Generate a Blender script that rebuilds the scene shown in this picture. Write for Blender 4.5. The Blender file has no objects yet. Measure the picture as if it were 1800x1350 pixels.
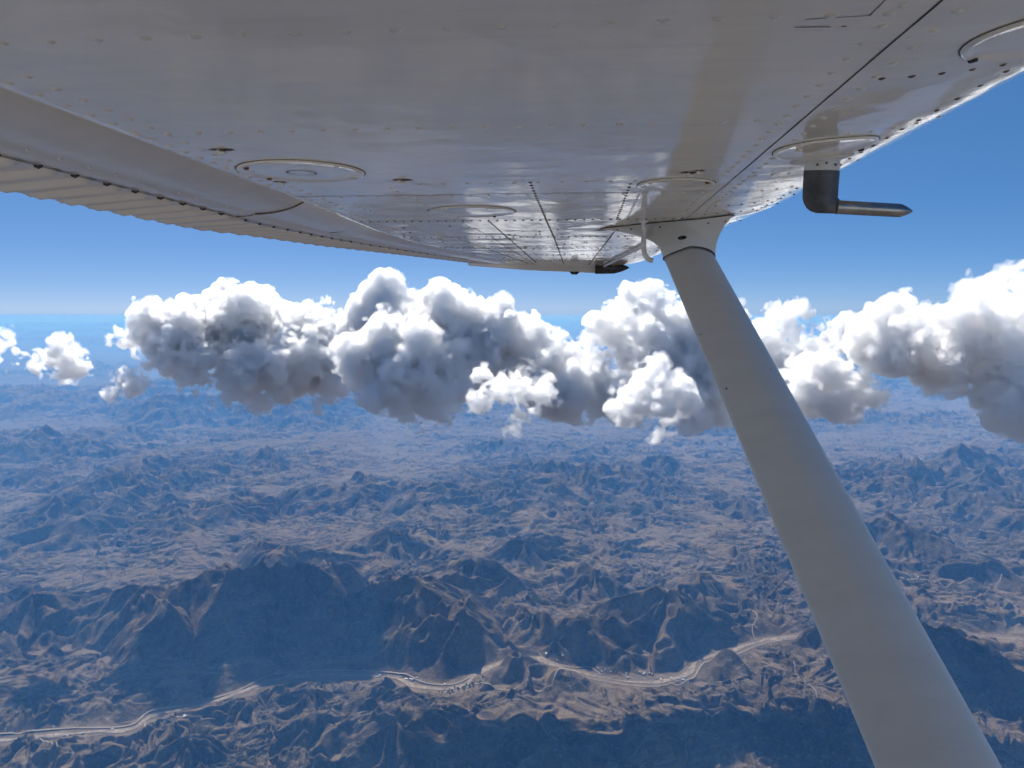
import bpy, bmesh, math, random
import numpy as np
from mathutils import Vector, Matrix
R = math.radians
S = bpy.context.scene
COL = S.collection

# ------------------------------------------------------------------ camera
# the camera is the origin; X = nose of the aircraft, Y = out along the wing, Z up; metres
FPX = 1350.0                      # focal length in pixels of an 1800 px wide frame
PITCH, YAW = -5.7, 5.3
cam_d = bpy.data.cameras.new('camera'); cam = bpy.data.objects.new('camera', cam_d); COL.objects.link(cam)
cam_d.sensor_width = 36.0; cam_d.lens = 36.0*FPX/1800; cam_d.clip_start = 0.02; cam_d.clip_end = 400000
cam.rotation_euler = (R(90+PITCH), 0, R(YAW)); S.camera = cam
CR = np.array(cam.rotation_euler.to_matrix())

# ------------------------------------------------------------------ light
SUN_EL, SUN_AZ = 48.0, -28.0      # azimuth from +Y, clockwise
EXPOSURE = 0.67
w = bpy.data.worlds.new('World'); S.world = w; w.use_nodes = True
nt = w.node_tree; nt.nodes.clear()
sky = nt.nodes.new('ShaderNodeTexSky'); sky.sky_type = 'NISHITA'; sky.sun_disc = False
sky.sun_elevation = R(SUN_EL); sky.sun_rotation = R(SUN_AZ)
sky.altitude = 2500; sky.air_density = 0.4; sky.dust_density = 1.2; sky.ozone_density = 10.0
bg = nt.nodes.new('ShaderNodeBackground'); bg.inputs[1].default_value = 0.15
wo = nt.nodes.new('ShaderNodeOutputWorld')
gam = nt.nodes.new('ShaderNodeGamma'); gam.inputs[1].default_value = 0.46      # colour grade of the clear high-altitude sky
hsv = nt.nodes.new('ShaderNodeHueSaturation'); hsv.inputs['Saturation'].default_value = 1.52; hsv.inputs['Value'].default_value = 1.24
nt.links.new(sky.outputs[0], gam.inputs[0]); nt.links.new(gam.outputs[0], hsv.inputs['Color']); tnt = nt.nodes.new('ShaderNodeMix'); tnt.data_type = 'RGBA'; tnt.blend_type = 'MULTIPLY'; tnt.inputs[0].default_value = 1.0
tnt.inputs[7].default_value = (.94, .94, 1.0, 1); nt.links.new(hsv.outputs[0], tnt.inputs[6]); nt.links.new(tnt.outputs[2], bg.inputs[0])
nt.links.new(bg.outputs[0], wo.inputs[0])
sd = bpy.data.lights.new('sun', 'SUN'); sun = bpy.data.objects.new('sun', sd); COL.objects.link(sun)
sd.energy = 5.0; sd.angle = R(0.5); sd.color = (1.0, .965, .9)
SUNV = Vector((math.sin(R(SUN_AZ))*math.cos(R(SUN_EL)), math.cos(R(SUN_AZ))*math.cos(R(SUN_EL)), math.sin(R(SUN_EL))))
sun.rotation_euler = SUNV.to_track_quat('Z', 'Y').to_euler()
S.view_settings.view_transform = 'Standard'; S.view_settings.look = 'None'
S.view_settings.exposure = EXPOSURE; S.view_settings.gamma = 1.0
S.render.engine = 'CYCLES'
cy = S.cycles
cy.use_denoising = True
cy.max_bounces = 34; cy.diffuse_bounces = 3; cy.glossy_bounces = 3; cy.transmission_bounces = 2
cy.volume_bounces = 24; cy.transparent_max_bounces = 64
cy.use_adaptive_sampling = True; cy.adaptive_threshold = 0.05; cy.time_limit = 950
cy.sample_clamp_indirect = 8

# ------------------------------------------------------------------ helpers
def pdir(px, py):
    """world direction of a point of the 1800x1350 photograph"""
    px = np.asarray(px, float); py = np.asarray(py, float)
    d = np.stack([(px-900)/FPX, -(py-675)/FPX, -np.ones_like(px)], -1)
    return d @ CR.T
def on_plane(px, py, ax, val):
    d = pdir(px, py); return d*(val/d[..., ax])[..., None]
def new_mesh(name, V, F, mat=None, parent=None, smooth=True):
    me = bpy.data.meshes.new(name)
    V = np.ascontiguousarray(V, dtype=np.float32); F = np.ascontiguousarray(F, dtype=np.int32)
    k = F.shape[1]
    me.vertices.add(len(V)); me.vertices.foreach_set('co', V.ravel())
    me.loops.add(F.size); me.loops.foreach_set('vertex_index', F.ravel())
    me.polygons.add(len(F)); me.polygons.foreach_set('loop_start', np.arange(0, F.size, k, dtype=np.int32))
    me.polygons.foreach_set('loop_total', np.full(len(F), k, dtype=np.int32))
    me.update(calc_edges=True)
    if smooth: me.polygons.foreach_set('use_smooth', np.ones(len(F), dtype=bool))
    o = bpy.data.objects.new(name, me); COL.objects.link(o)
    if mat: me.materials.append(mat)
    if parent: o.parent = parent
    return o
def tag(o, label=None, cat=None, group=None, kind=None):
    if label: o['label'] = label
    if cat: o['category'] = cat
    if group: o['group'] = group
    if kind: o['kind'] = kind
    return o
def nodes(name):
    m = bpy.data.materials.new(name); m.use_nodes = True
    t = m.node_tree; t.nodes.clear()
    out = t.nodes.new('ShaderNodeOutputMaterial')
    return m, t, out
def N(t, typ, ins=None, **kw):
    n = t.nodes.new(typ)
    for k, v in kw.items(): setattr(n, k, v)
    for k, v in (ins or {}).items():
        if isinstance(v, bpy.types.NodeSocket): t.links.new(v, n.inputs[k])
        else: n.inputs[k].default_value = v
    return n
def ramp(t, fac, stops, interp='LINEAR'):
    n = t.nodes.new('ShaderNodeValToRGB'); t.links.new(fac, n.inputs[0])
    e = n.color_ramp.elements; n.color_ramp.interpolation = interp
    while len(e) < len(stops): e.new(0.5)
    for i, (p, c) in enumerate(stops):
        e[i].position = p; e[i].color = c if len(c) == 4 else (*c, 1)
    return n.outputs[0]
def mixc(t, f, a, b, mode='MIX'):
    n = t.nodes.new('ShaderNodeMix'); n.data_type = 'RGBA'; n.blend_type = mode
    for i, v in ((0, f), (6, a), (7, b)):
        if isinstance(v, bpy.types.NodeSocket): t.links.new(v, n.inputs[i])
        else: n.inputs[i].default_value = v if (i == 0 or len(v) == 4) else (*v, 1)
    return n.outputs[2]

# ------------------------------------------------------------------ mesh builder
class MB:
    def __init__(s): s.v = []; s.f = []; s.m = []; s.mats = []
    def mi(s, mat):
        if mat not in s.mats: s.mats.append(mat)
        return s.mats.index(mat)
    def grid(s, G, mat, closed_u=False, closed_v=False, flip=False):
        G = np.asarray(G, float); nu, nv = G.shape[:2]; o = len(s.v)
        s.v += [tuple(p) for p in G.reshape(-1, 3)]; k = s.mi(mat)
        for i in range(nu if closed_u else nu-1):
            for j in range(nv if closed_v else nv-1):
                i2, j2 = (i+1) % nu, (j+1) % nv
                q = (o+i*nv+j, o+i2*nv+j, o+i2*nv+j2, o+i*nv+j2)
                s.f.append(q[::-1] if flip else q); s.m.append(k)
    def poly(s, P, mat, flip=False):
        o = len(s.v); s.v += [tuple(p) for p in P]; q = tuple(range(o, o+len(P)))
        s.f.append(q[::-1] if flip else q); s.m.append(s.mi(mat))
    def tube(s, pts, rad, mat, n=12, caps=True, up=(0, 0, 1), sq=None):
        pts = [Vector(p) for p in pts]; rad = rad if hasattr(rad, '__len__') else [rad]*len(pts)
        rings = []
        for i, p in enumerate(pts):
            t = (pts[min(i+1, len(pts)-1)]-pts[max(i-1, 0)]).normalized()
            u = Vector(up); u = (u-t*u.dot(t))
            if u.length < 1e-4: u = Vector((1, 0, 0)); u = u-t*u.dot(t)
            u.normalize(); w_ = t.cross(u)
            rings.append([p+(u*math.cos(a)+w_*math.sin(a)*(sq or 1))*rad[i] for a in [2*math.pi*k/n for k in range(n)]])
        s.grid(rings, mat, closed_v=True, flip=True)
        if caps: s.poly(rings[0], mat); s.poly(rings[-1], mat, flip=True)
    def build(s, name, parent=None, smooth=True, auto=None):
        me = bpy.data.meshes.new(name); me.from_pydata(s.v, [], s.f); 
        for m in s.mats: me.materials.append(m)
        me.polygons.foreach_set('material_index', s.m)
        me.polygons.foreach_set('use_smooth', [smooth]*len(s.f)); me.update()
        o = bpy.data.objects.new(name, me); COL.objects.link(o)
        if auto is not None: me.set_sharp_from_angle(angle=R(auto))
        if parent: o.parent = parent
        return o
# ------------------------------------------------------------------ noise
rng = np.random.default_rng(11)
TA = rng.random((256, 256))*2*np.pi
TGX, TGY = np.cos(TA), np.sin(TA)
TR1, TR2 = rng.random((256, 256)), rng.random((256, 256))
def perlin2(x, y, seed=0):
    x = x+seed*17.31; y = y+seed*9.77
    xi = np.floor(x).astype(np.int64); yi = np.floor(y).astype(np.int64)
    fx, fy = x-xi, y-yi
    u = fx*fx*fx*(fx*(fx*6-15)+10); v = fy*fy*fy*(fy*(fy*6-15)+10)
    def g(ix, iy, dx, dy):
        a, b = ix & 255, iy & 255
        return TGX[a, b]*dx+TGY[a, b]*dy
    n00 = g(xi, yi, fx, fy); n10 = g(xi+1, yi, fx-1, fy)
    n01 = g(xi, yi+1, fx, fy-1); n11 = g(xi+1, yi+1, fx-1, fy-1)
    return ((n00*(1-u)+n10*u)*(1-v)+(n01*(1-u)+n11*u)*v)*1.4
def fbm2(x, y, octv=5, seed=0, gain=.5, ridged=False):
    a, s, f = 1.0, 0.0, 1.0; tot = 0
    for i in range(octv):
        n = perlin2(x*f, y*f, seed+i*3)
        if ridged: n = 1-2*np.abs(n)
        s = s+a*n; tot += a; a *= gain; f *= 2.03
    return s/tot
def sstep(a, b, x):
    t = np.clip((x-a)/(b-a), 0, 1); return t*t*(3-2*t)

# ------------------------------------------------------------------ terrain
GZ = -3000.0
def gp(px, py, z=None): return on_plane(px, py, 2, GZ if z is None else z)
# (peak px, peak py, base py, width px): the mountains the photograph shows
PEAKS = [(730, 1008, 1130, 330), (815, 1062, 1185, 260), (980, 1078, 1180, 280), (1175, 1035, 1140, 330), (425, 992, 1120, 340),
         (265, 1022, 1130, 250), (60, 1040, 1120, 240), (1048, 995, 1055, 170), (925, 945, 1000, 200), (840, 985, 1060, 160),
         (600, 1040, 1130, 170), (1580, 915, 985, 230), (1650, 1100, 1210, 300), (1500, 955, 1010, 180), (1730, 985, 1040, 200),
         (500, 955, 1010, 210), (690, 930, 980, 140), (780, 845, 890, 240), (470, 788, 825, 110), (400, 880, 925, 190),
         (640, 830, 870, 140), (1160, 795, 845, 150), (1050, 850, 885, 160), (150, 905, 950, 200), (250, 800, 840, 200),
         (900, 880, 915, 170), (540, 1218, 1262, 170), (300, 885, 925, 150), (1300, 870, 905, 150), (60, 820, 860, 150),
         (1700, 850, 900, 200), (1240, 1090, 1140, 180), (1530, 850, 885, 150), (1760, 780, 820, 200), (880, 770, 800, 150),
         (700, 1265, 1330, 260), (330, 1290, 1350, 200), (1320, 1270, 1330, 260), (1610, 1290, 1360, 260), (960, 1280, 1345, 300)]
PK = []
for i, (px, py, by, wd) in enumerate(PEAKS):
    b = gp(px, by-(by-py)*.30, GZ+40); D = np.linalg.norm(b); q = math.hypot(b[0], b[1])
    d = pdir(px, py); zt = d[2]/math.hypot(d[0], d[1])*q            # height at which the summit is seen at (px, py)
    x, y = d[0]/math.hypot(d[0], d[1])*q, d[1]/math.hypot(d[0], d[1])*q
    PK.append((x, y, zt-GZ, wd*D/FPX*.5, rng.uniform(-.4, .4), rng.uniform(0, 6.28)))
# the valley with the dry river bed and the highway (photograph pixels, laid down on the valley floor)
def ground_line(pts, z=GZ+25): return np.array([gp(a, b, z)[:2] for a, b in pts])
RIVER = ground_line([(-160, 1325), (0, 1303), (130, 1290), (232, 1282), (262, 1262), (330, 1245), (400, 1226), (455, 1205), (520, 1190),
                     (600, 1187), (690, 1192), (735, 1208), (780, 1212), (815, 1204), (838, 1186), (870, 1170), (905, 1158), (945, 1158), (975, 1170),
                     (1035, 1186), (1090, 1197), (1150, 1200), (1205, 1186), (1230, 1162), (1290, 1143), (1340, 1127), (1430, 1115), (1530, 1100),
                     (1640, 1108), (1740, 1120), (1860, 1130)])
ROADS = [([(-140, 1300), (0, 1293), (120, 1282), (225, 1277), (262, 1254), (330, 1240), (410, 1218), (470, 1192), (545, 1181), (620, 1181), (700, 1186), (750, 1203), (800, 1203), (835, 1186)], 9),
         ([(835, 1205), (890, 1212), (930, 1217), (965, 1215), (985, 1200), (1020, 1195), (1100, 1206), (1160, 1208), (1215, 1195), (1240, 1166), (1300, 1150), (1345, 1132), (1430, 1118)], 8),
         ([(945, 1150), (965, 1163), (1000, 1173), (1040, 1178), (1060, 1190)], 7),
         ([(1240, 1050), (1290, 1070), (1320, 1085), (1330, 1100), (1322, 1112), (1328, 1125), (1345, 1132)], 6),
         ([(1345, 1082), (1380, 1070), (1420, 1062), (1470, 1052)], 8),
         ([(1395, 1172), (1402, 1200), (1430, 1220), (1440, 1245), (1470, 1255), (1505, 1272)], 5),
         ([(1560, 1030), (1600, 1035), (1660, 1042), (1710, 1040), (1800, 1042)], 8),
         ([(255, 1270), (258, 1284), (290, 1288), (330, 1292)], 6),
         ([(1660, 1106), (1700, 1112), (1735, 1128), (1790, 1132)], 7),
         ([(60, 1330), (95, 1345), (130, 1360)], 6)]
ROADW = [(ground_line(p), w_) for p, w_ in ROADS]
def line_dist(x, y, L):
    d = np.full(x.shape, 1e9)
    for (ax, ay), (bx, by) in zip(L[:-1], L[1:]):
        vx, vy = bx-ax, by-ay; q = vx*vx+vy*vy
        t = np.clip(((x-ax)*vx+(y-ay)*vy)/q, 0, 1)
        d = np.minimum(d, np.hypot(x-ax-t*vx, y-ay-t*vy))
    return d
def gully(x, y, gx, gy, seed):
    """branching gullies that run down the slope (gx, gy)"""
    m = np.hypot(gx, gy)+1e-6; dx, dy = -gy/m, gx/m
    xi = np.floor(x); yi = np.floor(y); fx, fy = x-xi, y-yi
    xi = xi.astype(np.int64)+seed*31; yi = yi.astype(np.int64)+seed*57
    va = np.zeros_like(x); vx = np.zeros_like(x); vy = np.zeros_like(x); wt = np.zeros_like(x)
    for i in (-1, 0, 1):
        for j in (-1, 0, 1):
            a, b = (xi+i) & 255, (yi+j) & 255
            px = fx-i-TR1[a, b]; py = fy-j-TR2[a, b]
            w_ = np.exp(-(px*px+py*py)*2.2)
            ph = (px*dx+py*dy)*6.2832
            va += np.cos(ph)*w_; s = -np.sin(ph)*w_
            vx += s*dx; vy += s*dy; wt += w_
    return va/wt, vx/wt, vy/wt
def coarse(x, y):
    p1, p2 = perlin2(x/900, y/900, 40), perlin2(x/900, y/900, 43)
    q1, q2 = perlin2(x/280, y/280, 46), perlin2(x/280, y/280, 49)
    wx, wy = x+230*p1+80*q1, y+230*p2+80*q2
    r = np.hypot(x, y)
    h = (95*fbm2(wx/2300, wy/2300, 4, 1, .48, True)+12*fbm2(wx/420, wy/420, 2, 8, .5, True))*(.28+1.0*sstep(-.28, .38, fbm2(x/3600, y/3600, 3, 5)))+70
    far = sstep(9000, 15000, r)
    msk = sstep(-.15, .35, fbm2(x/7000, y/7000, 2, 25))
    rr = fbm2(wx/2900, wy/2900, 3, 21, .5, True)
    h = h+far*(np.maximum(rr-.05, 0)**1.2)*msk*680*(1-.5*sstep(22000, 34000, r))
    h = h+sstep(55000, 80000, r)*np.maximum(fbm2(x/9000, y/9000, 4, 61, .5, True)+.05, 0)*500
    for (cx, cy_, ph, rad, sk, rot) in PK:
        m = (np.abs(x-cx) < rad*2.4) & (np.abs(y-cy_) < rad*2.4)
        if not m.any(): continue
        warp = sstep(0, rad*.5, np.hypot(x[m]-cx, y[m]-cy_))
        ux, uy = x[m]-cx+(wx[m]-x[m])*warp, y[m]-cy_+(wy[m]-y[m])*warp
        ang = np.arctan2(uy, ux)
        lob = 1+.22*np.cos(3*ang+rot)+.13*np.cos(5*ang+rot*2.3)
        d = np.hypot(ux/rad+sk*uy/rad, uy/(rad*1.05))/lob
        k = np.maximum(0, 1-(np.sqrt(d*d+.012)-.05)/1.3)
        t = ph*(k**1.15)*(1+.0*k)+10*k
        hm = h[m]; g = np.maximum(40-np.abs(hm-t), 0)/40
        h[m] = np.maximum(hm, t)+g*g*10
    return h
VALW = 1.0
def height(x, y):
    shp = np.shape(x); x = np.ravel(np.asarray(x, float)); y = np.ravel(np.asarray(y, float))
    e = 25.0
    h = coarse(x, y)
    gx = (coarse(x+e, y)-h)/e; gy = (coarse(x, y+e)-h)/e
    m = np.hypot(gx, gy)
    amt = .22+.78*sstep(.04, .34, m)
    ax, ay = gx.copy(), gy.copy()
    amp, sc = 125.0, 1150.0
    rr = np.hypot(x, y)
    for o in range(6):
        v, vx, vy = gully(x/sc, y/sc, ax, ay, o+1)
        fade = 1-sstep(.2, .5, rr*rr*.0013/3000/sc*.5)
        h = h+amp*amt*(v-.25)*fade
        ax = ax+vx*amp/sc*6.28*amt*.55; ay = ay+vy*amp/sc*6.28*amt*.55
        amp *= .455; sc *= .49
    near = rr < 14000
    if near.any():
        xn, yn = x[near], y[near]
        d = line_dist(xn, yn, RIVER)*(1+.35*perlin2(xn/260, yn/260, 80))
        k = sstep(35, 300, d)
        fl = 25+.04*np.minimum(d, 400)
        hh = h[near]
        hh = fl+(hh-fl)*k
        for L, w_ in ROADW[1:]:
            pass
        h[near] = np.maximum(hh, 14)
    return (h+GZ).reshape(shp)

def build_terrain():
    a_f = np.arange(-42, 42.01, .076)
    a_c = np.concatenate([np.arange(42.8, 60, 1.2), np.arange(61, 299, 3.5), np.arange(299.5, 317.6, 1.2)])
    az = np.concatenate([a_f, a_c]); nf = len(az)
    az = R(1)*(az-YAW)
    rs = [1e-3, 400, 900, 1500, 2200, 2800, 3200, 3500, 3700]
    r = 3800.0
    while r < 149000:
        rs.append(r); r += max(7.0, .0013*r*min(max(1, r/3000*.33), 8))
    rs.append(150000.0); rs = np.array(rs)
    RR, AA = np.meshgrid(rs, az, indexing='ij')
    X = RR*np.sin(AA); Y = RR*np.cos(AA)
    Z = height(X, Y)
    nr, na = X.shape
    V = np.stack([X, Y, Z], -1).reshape(-1, 3)
    i = np.arange(nr-1)[:, None]*na; j = np.arange(na)[None, :]; j2 = (j+1) % na
    F = np.stack([i+j, i+na+j, i+na+j2, i+j2], -1).reshape(-1, 4)[:, ::-1]
    o = new_mesh('ground', V, F, MAT_GROUND)
    tag(o, kind='structure')
    return o
# ------------------------------------------------------------------ ground materials
def ground_material():
    m, t, out = nodes('dry_ground')
    g = N(t, 'ShaderNodeNewGeometry'); P = g.outputs['Position']
    sep = N(t, 'ShaderNodeSeparateXYZ', {0: P}); nz = N(t, 'ShaderNodeSeparateXYZ', {0: g.outputs['Normal']})
    def noise(scale, det=6, rough=.6, dist=0.0):
        return N(t, 'ShaderNodeTexNoise', {'Vector': P, 'Scale': scale, 'Detail': det, 'Roughness': rough, 'Distortion': dist}).outputs[0]
    n1 = noise(1/2600, 5, .6, .5); n2 = noise(1/420, 6, .65, .8); n3 = noise(1/60, 5, .7, .6)
    base = ramp(t, n1, [(.3, (.086, .064, .041)), (.5, (.145, .108, .068)), (.7, (.23, .172, .108))])
    veg = ramp(t, n2, [(.42, (0, 0, 0)), (.60, (1, 1, 1))])
    c = mixc(t, veg, base, (.045, .040, .030))
    # dark scrub dots
    sp = ramp(t, n3, [(.47, (0, 0, 0)), (.62, (1, 1, 1))])
    mm = N(t, 'ShaderNodeMath', {0: sp, 1: .55}, operation='MULTIPLY').outputs[0]
    c = mixc(t, mm, c, (.032, .029, .024))
    # pale bare crests, gullies and washes
    pn = noise(1/150, 4, .55, 2.2)
    pale = ramp(t, pn, [(.485, (0, 0, 0)), (.50, (1, 1, 1)), (.515, (0, 0, 0))])
    pm = N(t, 'ShaderNodeMath', {0: pale, 1: .5}, operation='MULTIPLY').outputs[0]
    c = mixc(t, pm, c, (.31, .24, .18))
    flat = ramp(t, nz.outputs[2], [(.955, (0, 0, 0)), (.995, (1, 1, 1))])
    fm = N(t, 'ShaderNodeMath', {0: flat, 1: .65}, operation='MULTIPLY').outputs[0]
    c = mixc(t, fm, c, (.20, .157, .112))
    bn = noise(1/90, 8, .68, .4)
    b1 = N(t, 'ShaderNodeBump', {'Height': bn, 'Distance': 26.0, 'Strength': .9})
    bn2 = noise(1/24, 5, .7)
    b2 = N(t, 'ShaderNodeBump', {'Height': bn2, 'Distance': 7.0, 'Strength': .8, 'Normal': b1.outputs[0]})
    bs = N(t, 'ShaderNodeBsdfDiffuse', {'Color': c, 'Roughness': .3, 'Normal': b2.outputs[0]})
    t.links.new(bs.outputs[0], out.inputs[0])
    return m
MAT_GROUND = ground_material()
def plain(name, col, rough=.8, **kw):
    m, t, out = nodes(name)
    P = N(t, 'ShaderNodeNewGeometry').outputs['Position']
    n = N(t, 'ShaderNodeTexNoise', {'Vector': P, 'Scale': kw.get('scale', .02), 'Detail': 5}).outputs[0]
    v = kw.get('var', .25)
    c = ramp(t, n, [(.3, tuple(x*(1-v) for x in col)), (.7, tuple(min(1, x*(1+v)) for x in col))])
    b = N(t, 'ShaderNodeBsdfPrincipled', {'Base Color': c, 'Roughness': rough, 'Metallic': kw.get('metal', 0.0)})
    t.links.new(b.outputs[0], out.inputs[0]); return m

ground = build_terrain()

# ------------------------------------------------------------------ haze: the layer of dusty air below the clouds
HAZE_TOP = GZ+1740.0
def build_haze():
    zb = min(v.co.z for v in ground.data.vertices)-1.0
    me = bpy.data.meshes.new('haze'); bm = bmesh.new()
    bmesh.ops.create_cube(bm, size=1.0)
    for v in bm.verts: v.co = (v.co.x*302000, v.co.y*302000, zb if v.co.z < 0 else HAZE_TOP)
    bm.to_mesh(me); bm.free()
    o = bpy.data.objects.new('haze', me); COL.objects.link(o)
    m, t, out = nodes('haze_air')
    v = N(t, 'ShaderNodeVolumePrincipled', {'Color': (.115, .34, .78, 1), 'Density': 7.0e-5, 'Anisotropy': .1, 'Absorption Color': (.5, .5, .5, 1)})
    t.links.new(v.outputs[0], out.inputs['Volume']); me.materials.append(m)
    tag(o, kind='stuff')
build_haze()

# ------------------------------------------------------------------ clouds
def interp_matrix(n, m, off):
    """n samples over m random values, cubic"""
    x = np.linspace(0, 1, n)*m+1+off; i = np.floor(x).astype(int); f = x-i
    A = np.zeros((n, int(math.ceil(m))+5), np.float32); k = np.arange(n)
    for o, w_ in ((-1, -.5*f+f*f-.5*f**3), (0, 1-2.5*f*f+1.5*f**3), (1, .5*f+2*f*f-1.5*f**3), (2, -.5*f*f+.5*f**3)):
        A[k, i+o] += w_
    return A
def noise3(shape, ext, scale, rg):
    """smooth isotropic noise with features of about `scale` metres"""
    k = 2.4 if scale >= 36 else 1.0
    ms = [max(1, int(math.ceil(e*k/scale))) for e in ext]
    Rn = (rg.random([m+5 for m in ms])*2-1).astype(np.float32)
    if k > 1:
        fr_ = [np.fft.fftfreq(n) for n in Rn.shape[:2]]+[np.fft.rfftfreq(Rn.shape[2])]
        q = fr_[0][:, None, None]**2+fr_[1][None, :, None]**2+fr_[2][None, None, :]**2
        Rn = np.fft.irfftn(np.fft.rfftn(Rn)*np.exp(-2*(math.pi*.40*k)**2*q), s=Rn.shape, axes=(0, 1, 2))
        Rn = ((Rn-Rn.mean())/Rn.std()*.27).astype(np.float32)
    As = [interp_matrix(n, e*k/scale, rg.random()*.9) for n, e in zip(shape, ext)]
    As = [np.pad(A, ((0, 0), (0, max(0, Rn.shape[i]-A.shape[1]))))[:, :Rn.shape[i]] for i, A in enumerate(As)]
    a = np.tensordot(As[0], Rn, (1, 0))
    a = np.einsum('xyz,ny->xnz', a, As[1], optimize=True)
    return np.einsum('xyz,nz->xyn', a, As[2], optimize=True)
def surface_nets(f, org, h):
    s = f > 0
    nx, ny, nz = f.shape
    c = [s[:-1, :-1, :-1], s[1:, :-1, :-1], s[:-1, 1:, :-1], s[1:, 1:, :-1], s[:-1, :-1, 1:], s[1:, :-1, 1:], s[:-1, 1:, 1:], s[1:, 1:, 1:]]
    tot = sum(x.astype(np.int8) for x in c)
    idx = np.argwhere((tot > 0) & (tot < 8)); n = len(idx)
    vid = np.full((nx-1, ny-1, nz-1), -1, np.int32); vid[idx[:, 0], idx[:, 1], idx[:, 2]] = np.arange(n)
    corners = np.array([(i & 1, i >> 1 & 1, i >> 2 & 1) for i in range(8)])
    vals = np.stack([f[idx[:, 0]+a, idx[:, 1]+b, idx[:, 2]+d] for a, b, d in corners], 1)
    acc = np.zeros((n, 3)); cnt = np.zeros(n)
    for i in range(8):
        for j in range(i+1, 8):
            if np.abs(corners[i]-corners[j]).sum() != 1: continue
            a, b = vals[:, i], vals[:, j]; m = (a > 0) != (b > 0)
            t_ = np.where(m, a/np.where(m, a-b, 1), 0)[:, None]
            acc += np.where(m[:, None], corners[i]+(corners[j]-corners[i])*t_, 0); cnt += m
    V = (idx+acc/cnt[:, None])*h+org
    Fs = []
    for ax in range(3):
        sl = [slice(None)]*3; sh = [slice(None)]*3; sl[ax] = slice(0, -1); sh[ax] = slice(1, None)
        A, B = s[tuple(sl)], s[tuple(sh)]
        e = np.argwhere(A != B)
        o1, o2 = (ax+1) % 3, (ax+2) % 3
        ok = (e[:, o1] > 0) & (e[:, o2] > 0) & (e[:, o1] < f.shape[o1]-1) & (e[:, o2] < f.shape[o2]-1)
        e = e[ok]; d1 = np.zeros(3, int); d2 = np.zeros(3, int); d1[o1] = 1; d2[o2] = 1
        def g(q): return vid[q[:, 0], q[:, 1], q[:, 2]]
        q = np.stack([g(e-d1-d2), g(e-d2), g(e), g(e-d1)], 1)
        ins = A[e[:, 0], e[:, 1], e[:, 2]]
        q[~ins] = q[~ins][:, ::-1]
        Fs.append(q)
    return V, np.concatenate(Fs)
def cloud_material(name, dens):
    m, t, out = nodes(name)
    v = N(t, 'ShaderNodeVolumePrincipled', {'Color': (1, 1, 1, 1), 'Density': dens, 'Anisotropy': .6})
    t.links.new(v.outputs[0], out.inputs['Volume']); return m
MAT_CLOUD = cloud_material('cloud_vapour', .035)
MAT_MID = cloud_material('cloud_skirt_vapour', .012)
MAT_WISP = cloud_material('thin_vapour', .0075)
REACH = 78.0
SHAPE = ((700, 120, 0), (330, 190, 1), (150, 165, 1), (80, 155, 1), (44, 95, 0), (22, 52, 0))
BASE = -1140.0
MAT_DENSE = cloud_material('dense_cloud_vapour', .045)
MAT_THIN = cloud_material('bright_cloud_vapour', .027)
def blob(px, py, D, rpx, sq=1.0):
    d = pdir(px, py); p = d/np.linalg.norm(d)*D
    return (p[0], p[1], p[2], rpx*D/FPX, sq)
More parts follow.
